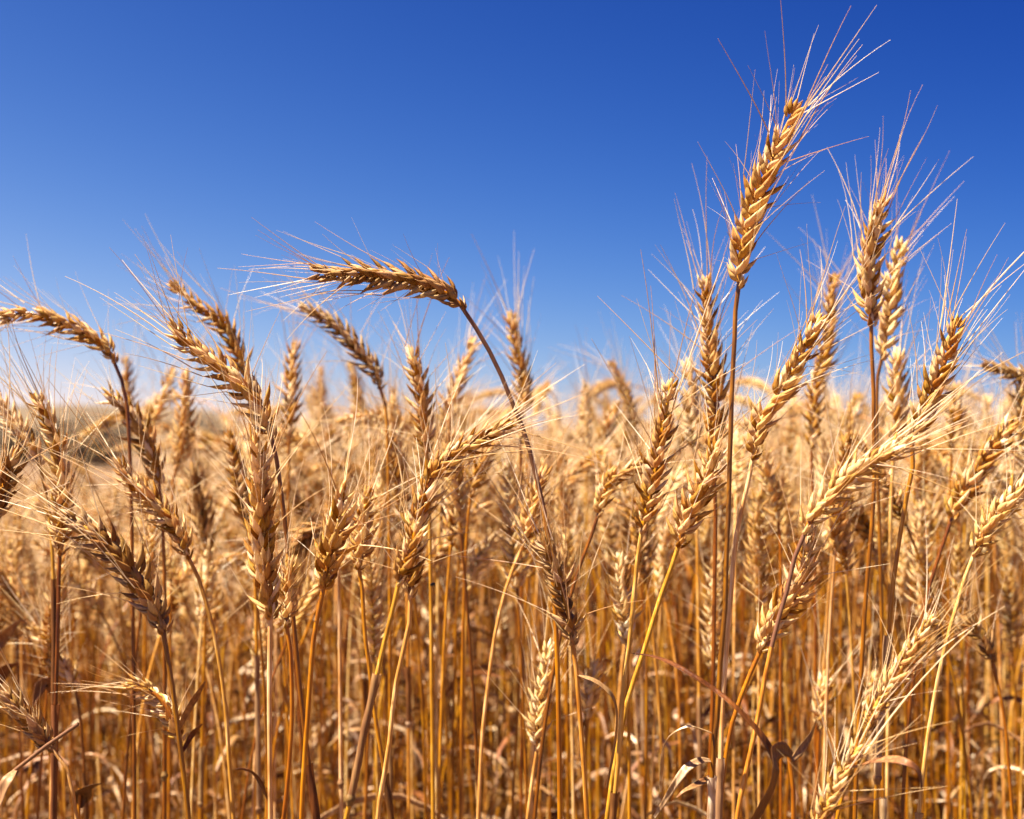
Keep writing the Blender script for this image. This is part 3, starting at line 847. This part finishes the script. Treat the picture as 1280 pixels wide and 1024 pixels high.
gy = np.concatenate([np.linspace(-6, 6, 49), np.geomspace(6.4, 600, 60)])
gx = np.concatenate([-np.geomspace(4, 500, 40)[::-1], np.linspace(-3.8, 3.8, 39), np.geomspace(4, 500, 40)])
rg = np.random.default_rng(3)
sheet("ground", gx, gy, lambda X, Y: terrain(X, Y) + 0.012 * np.sin(X * 7.1) * np.sin(Y * 6.3) * (np.abs(Y) < 12), M_SOIL)
def hill_z(X, Y):
    a = X / Y
    ridge = np.clip((-a - 0.150) / 0.07, 0, 1); ridge = ridge * ridge * (3 - 2 * ridge)
    rise = np.clip((Y - 62) / 78.0, 0, 1); rise = rise * rise * (3 - 2 * rise)
    return -0.6 + (0.55 + 3.25 * ridge * (1 + 0.06 * np.sin(X * .11) + 0.04 * np.sin(X * .29 + 1))) * rise
hx = np.linspace(-150, 20, 90); hy = np.concatenate([np.linspace(58, 150, 40), np.linspace(160, 260, 12)])
sheet("hill", hx, hy, hill_z, M_HILL)

def shrub(i, x, y, z, h, w, label):
    rng = np.random.default_rng(700 + i)
    root = thing("shrub", label, "shrub", (x, y, z), "dark shrubs at the foot of the hill")
    g = Geo()
    tips = []
    for k in range(9):
        az = rng.uniform(0, 6.28); r = rng.uniform(.15, .5) * w; zz = h * rng.uniform(.45, .9)
        P = spline(np.array([[0, 0, -0.1], [r * .3 * math.cos(az), r * .3 * math.sin(az), zz * .5], [r * math.cos(az), r * math.sin(az), zz]]), 8)
        tube(g, P, np.linspace(.035, .008, 8), 5); tips += list(P[3:])
    part("stem", g, [M_NODE], root)
    f = Geo()
    n = 5000
    c = np.array(tips)[rng.integers(len(tips), size=n)] + rng.normal(0, 1, (n, 3)) * np.array([.13 * w, .13 * w, .12 * h])
    c[:, 2] = np.clip(c[:, 2], .03, None)
    a = rng.normal(size=(n, 3)); a /= np.linalg.norm(a, axis=1)[:, None]
    b = np.cross(a, rng.normal(size=(n, 3))); b /= np.linalg.norm(b, axis=1)[:, None]
    s = rng.uniform(.04, .09, (n, 1))
    V = np.stack([c - a * s, c + b * s * .45, c + a * s, c - b * s * .45], 1).reshape(-1, 3)
    f.add(V, np.arange(n * 4).reshape(-1, 4))
    part("foliage", f, [M_SHRUB], root)
    return root
SHR = [(100, 44, 1.7, 2.6, "wide dark shrub showing between upright golden ear and brown leaning ear"),
       (130, 48, 1.6, 2.4, "rounded dark shrub touching the wide one at the hill's foot"),
       (252, 46, 1.55, 2.0, "dark shrub in the gap before the frayed-tip ear"),
       (276, 50, 1.5, 2.0, "smaller dark shrub nearest the hill's end"),
       (30, 52, 1.5, 2.2, "dark shrub half hidden behind ears at the frame edge")]
for i, (xx, yy, h, w, lab) in enumerate(SHR):
    X = (xx - CX) / FPX * yy
    shrub(i, X, yy, float(terrain(X, yy)), h, w, lab)

# ------------------------------------------------------------------ individual plants of the middle rows: a few grown once, then copied
MATS = [M_HUSK_PALE, M_AWN, M_STEM, M_LEAF]
def free_plant(rng, lod, height, th_end, th0, az, n_leaf):
    """a whole plant at the origin: dict of Geos"""
    S, E = stem_profile(rng, height, th_end, th0, az)
    out = {}
    g = Geo()
    k = {1: 7, 2: 5, 3: 3}[lod]
    n = {1: 18, 2: 7, 3: 4}[lod]
    Q = spline(S, n)
    tube(g, Q, np.linspace(0.0017, 0.0011, n) * (1.0 if lod < 3 else 1.3), k)
    out["stem"] = g
    out["ear"], out["beard"] = ear_and_beard(E, rng.uniform(0, 1.57), rng, lod, size=rng.uniform(1.05, 1.3), spread=rng.uniform(.85, 1.3), awn_len=rng.uniform(.85, 1.15), awn_keep={1: .9, 2: .9, 3: .8}[lod])
    lv = []
    for _ in range(n_leaf):
        g = Geo()
        i = int(rng.uniform(.18, .80) * (len(S) - 1))
        P = leaf_curve(rng, S[i], rng.uniform(0, 6.28), rng.uniform(.07, .22), rng.uniform(1.2, 3.6))
        if lod > 1:
            P = P[::2]
        if P[:, 2].min() > 0.02:
            ribbon(g, P, leaf_widths(len(P), rng.uniform(.003, .0075)), (rng.normal(), rng.normal(), .5), rng.uniform(.1, .5), rng.uniform(-2, 2))
            lv.append(g)
    out["leaves"] = lv
    return out

PR = np.random.default_rng(77)
KINDS = [
 ("upright", "blurred upright golden wheat plant in the crowded rows behind the sharp ears", "upright wheat plants of the middle rows", (0.02, 0.28), (-.04, .06), 5),
 ("leaning", "blurred wheat plant with slanting ear in the crowded rows behind the sharp ears", "slanting wheat plants of the middle rows", (0.45, 0.95), (0.0, .10), 5),
 ("nodding", "blurred wheat plant with nodding hooked ear in the crowded rows behind the sharp ears", "nodding wheat plants of the middle rows", (1.5, 2.3), (0.0, .12), 4),
]
def copy_tree(o, parent=None):
    c = o.copy(); COL.objects.link(c); c.parent = parent
    for ch in list(o.children):
        copy_tree(ch, c)
    return c
protos = []
for nm, lab, grp, the, th0, cnt in KINDS:
    L = []
    for k in range(cnt):
        h = 0.80
        fp = free_plant(PR, 1, h, PR.uniform(*the), PR.uniform(*th0), 0.0, 1 + k % 2)
        root = thing("wheat_plant", lab, "wheat", (0, 0, 0), grp)
        part("stem", fp["stem"], [M_STEM], root)
        e = part("ear", fp["ear"], [[M_HUSK, M_HUSK_PALE, M_HUSK_PALE, M_HUSK, M_HUSK_PALE][k % 5]], root)
        part("beard", fp["beard"], [M_AWN], e)
        for g in fp["leaves"]:
            part("leaf", g, [M_LEAF], root)
        L.append([root, False])
    protos.append(L)
def place(kind, x, y, z, top, rz):
    L = protos[kind]
    k = int(PR.integers(len(L)))
    for s in range(len(L)):                       # every first use moves the plant itself
        if not L[s][1]:
            k = s; break
    src, used = L[k]
    o = copy_tree(src) if used else src
    L[k][1] = True
    o.location = (x, y, z)
    o.rotation_euler = (0, 0, rz)
    s = top / 0.80
    o.scale = (0.5 * s + 0.5, 0.5 * s + 0.5, s)
    return o
N_MID = 296 - N_HERO - 6
cells = []
for _ in range(N_MID):
    best = None
    for t in range(14):
        Y = 1.10 + 0.95 * PR.uniform() ** 0.8
        X = PR.uniform(-.44, .44) * Y
        dmin = min((math.hypot((X - a) * 1.4 / Y, (Y - b) * .35) for a, b in cells), default=9)
        if best is None or dmin > best[0]:
            best = (dmin, X, Y)
    cells.append((best[1], best[2]))
for X, Y in cells:
    k = int(PR.choice(3, p=[.56, .30, .14]))
    if k == 2 and Y < 1.65:
        k = 0
    top = float(np.clip(PR.normal(0.765, 0.040), .62, .86))
    if Y < 1.5:
        top = min(top, .80)
    if .175 < -X / Y < .45:
        top = min(top - .06, .74)
    rz = PR.uniform(0, 6.28) if k == 0 else (PR.normal(math.pi, .7) if PR.uniform() < (.7 if X < 0 else .35) else PR.normal(0, .8))
    place(k, X, Y, 0.0, top, rz)

# ------------------------------------------------------------------ the rest of the crop, too many to count: one mesh
def templates(rng, lod, n):
    out = []
    for i in range(n):
        u = rng.uniform()
        the = rng.uniform(.02, .4) if u < .55 else (rng.uniform(.4, 1.1) if u < .85 else rng.uniform(1.3, 2.4))
        t0 = rng.uniform(-.10, .22) if rng.uniform() < .80 else rng.uniform(.25, .55)
        fp = free_plant(rng, lod, 0.80, max(the, t0), t0, 0.0, {1: 5, 2: 4, 3: 1}[lod])
        g = Geo()
        g.merge(fp["stem"], m=2, t=rng.uniform(0, 1)); g.merge(fp["ear"], m=0); g.merge(fp["beard"], m=1)
        for l in fp["leaves"]:
            g.merge(l, m=3, t=rng.uniform(0, 1))
        out.append(g.arrays())
    return out
CR = np.random.default_rng(9)
T1, T2, T3 = templates(CR, 1, 22), templates(CR, 2, 24), templates(CR, 3, 16)
big_v, big_f, big_m, big_t, big_n = [], [], [], [], 0
def scatter(T, X, Y, top, wide=1.0):
    global big_n
    Z = terrain(X, Y)
    pick = CR.integers(len(T), size=len(X))
    for k, (v, f, m, tn) in enumerate(T):
        s = np.where(pick == k)[0]
        if not len(s):
            continue
        a = np.where(CR.uniform(size=len(s)) < .45, CR.uniform(0, 6.28, len(s)), CR.normal(math.pi, .9, len(s)))
        ca, sa = np.cos(a)[:, None], np.sin(a)[:, None]
        h = (top[s] / .80)[:, None]
        w = (0.5 * h + 0.5) * wide
        V = np.stack([(v[:, 0] * ca - v[:, 1] * sa) * w + X[s][:, None], (v[:, 0] * sa + v[:, 1] * ca) * w + Y[s][:, None], v[:, 2] * h + Z[s][:, None]], -1)
        F = f[None] + (np.arange(len(s)) * len(v))[:, None, None] + big_n
        big_v.append(V.reshape(-1, 3)); big_f.append(F.reshape(-1, 4)); big_m.append(np.tile(m, len(s)))
        big_t.append(np.repeat(CR.uniform(size=len(s)), len(v)) + np.tile(tn, len(s))); big_n += len(s) * len(v)
def low(X, Y):
    """the stand is shorter along one strip, where the hill shows over it"""
    r = -X / np.maximum(Y, .5)
    return 0.14 * np.clip((r - .185) / .02, 0, 1) * np.clip((.5 - r) / .02, 0, 1)
def rise(n, share):
    return (CR.uniform(size=n) < share) * CR.uniform(.03, .13, n)
def area(n, y0, y1, slope, pad):
    Y = np.sqrt(CR.uniform(y0 * y0, y1 * y1, n * 3)); X = CR.uniform(-1, 1, n * 3) * (slope * y1 + pad)
    ok = np.abs(X) < slope * Y + pad
    return X[ok][:n], Y[ok][:n]
X, Y = area(480, 1.55, 2.35, .44, .05); scatter(T1, X, Y, np.clip(CR.normal(.735, .04, len(X)) + rise(len(X), .14), .5, .86) - low(X, Y))
X, Y = area(1350, 2.35, 3.3, .48, .3); scatter(T1, X, Y, np.clip(CR.normal(.745, .035, len(X)) + rise(len(X), .16), .5, .89) - low(X, Y))
X, Y = area(2700, 3.3, 4.8, .48, .3); scatter(T2, X, Y, np.clip(CR.normal(.75, .033, len(X)) + rise(len(X), .08), .5, .90) - low(X, Y))
X, Y = area(4200, 4.8, 13, .50, .5); scatter(T2, X, Y, np.clip(CR.normal(.755, .030, len(X)), .6, .83) - low(X, Y))
X, Y = area(9000, 13, 42, .50, 1.0); q = terrain(X, Y) > -0.27; scatter(T3, X[q], Y[q], np.clip(CR.normal(.765, .025, q.sum()), .6, .83))
X, Y = area(6000, 42, 90, .50, 1.0); q = (X / Y) > -0.13; scatter(T3, X[q], Y[q], np.clip(CR.normal(.78, .02, q.sum()), .6, .84), 1.6)
# straws that carry no ear any more: bare, broken or bent tillers
def bare(rng):
    S, E = stem_profile(rng, 0.80, rng.uniform(.05, .6), rng.uniform(-.12, .2), 0.0)
    g = Geo()
    Q = spline(S[:int(rng.uniform(12, 18))], 9)
    Q[:, 0] += rng.normal(0, .0025, 9); Q[:, 1] += rng.normal(0, .0025, 9)
    tube(g, Q, np.linspace(0.0017, 0.0010, 9) * rng.uniform(.7, 1.15), 5, 2)
    for _ in range(int(rng.integers(1, 4))):
        P = leaf_curve(rng, Q[int(rng.integers(2, 8))], rng.uniform(0, 6.28), rng.uniform(.04, .13), rng.uniform(1.5, 4.0))
        if P[:, 2].min() > .02:
            ribbon(g, P, leaf_widths(len(P), rng.uniform(.002, .006)), (rng.normal(), rng.normal(), .5), rng.uniform(.1, .6), rng.uniform(-3, 3), 3)
    g.arrays(); g.t = [g.t[0] + rng.uniform(0, 1)]
    return g.arrays()
T0 = [bare(CR) for _ in range(24)]
X, Y = area(1150, 1.3, 2.6, .46, .1); scatter(T0, X, Y, CR.uniform(.55, .84, len(X)))
X, Y = area(2800, 2.6, 5.0, .48, .3); scatter(T0, X, Y, CR.uniform(.55, .84, len(X)))
# the crop beside and behind the camera, with a trodden gap where the photographer stands
n = 1500
X = CR.uniform(-2.4, 2.4, n); Y = CR.uniform(-1.6, 2.4, n)
inside = (np.abs(X) < .50 * np.maximum(Y, 0) + .14) & (Y > .3)
gap = (np.abs(X) < .75) & (Y > -.62) & (Y < .62)
q = ~(inside | gap)
scatter(T2, X[q], Y[q], np.clip(CR.normal(.77, .05, q.sum()), .6, .88))
# low broken stubble and fallen straw between the rows keeps to the same mesh's stems
me = mesh_from("wheat_crop", np.concatenate(big_v), np.concatenate(big_f), np.concatenate(big_m), MATS, np.concatenate(big_t))
crop = link(bpy.data.objects.new("wheat_crop", me))
crop["kind"] = "stuff"; crop["label"] = "dense ripe wheat crop filling the field to the horizon"; crop["category"] = "wheat crop"
print("crop quads", len(me.polygons), "objects", len(scene.objects))

# ------------------------------------------------------------------ small things
g = Geo()
want = px(551, 618.5, 0.785); best = None          # sit it on the bristle nearest to where the photo shows it
for e_ in CURVED.children:
    for w_ in e_.children:
        if w_.name.startswith("awn"):
            M_ = np.array(w_.matrix_local); o_ = np.array(CURVED.location)
            for v_ in w_.data.vertices:
                p_ = M_[:3, :3] @ np.array(v_.co) + M_[:3, 3] + o_
                s_ = p_ * (want[1] / p_[1]); s_[2] = HC + (p_[2] - HC) * want[1] / p_[1]
                d_ = np.hypot(s_[0] - want[0], s_[2] - want[2])
                if best is None or d_ < best[0]:
                    best = (d_, p_)
b0 = best[1] + np.array([0, -0.0007, 0.0003])
root = thing("beetle", "tiny black beetle clinging to a bristle of the long curved ear", "insect", b0)
q = np.linspace(0, 1, 10)
tube(g, np.stack([(q - .5) * .0030, 0 * q, (q - .5) * .0008], 1), 0.0009 * np.sqrt(np.maximum(1 - (2 * q - 1) ** 2, .01)), 8)
for s in (-1, 1):
    for d in (-.0006, 0, .0006):
        tube(g, np.array([[d, 0, -.0003], [d * 1.6, s * .0010, -.0004], [d * 2, s * .0013, -.0012]]), .00012, 4)
M_BUG = bpy.data.materials.new("beetle_black"); M_BUG.use_nodes = True
M_BUG.node_tree.nodes["Principled BSDF"].inputs["Base Color"].default_value = (.01, .009, .008, 1)
M_BUG.node_tree.nodes["Principled BSDF"].inputs["Roughness"].default_value = .3
part("body", g, [M_BUG], root)
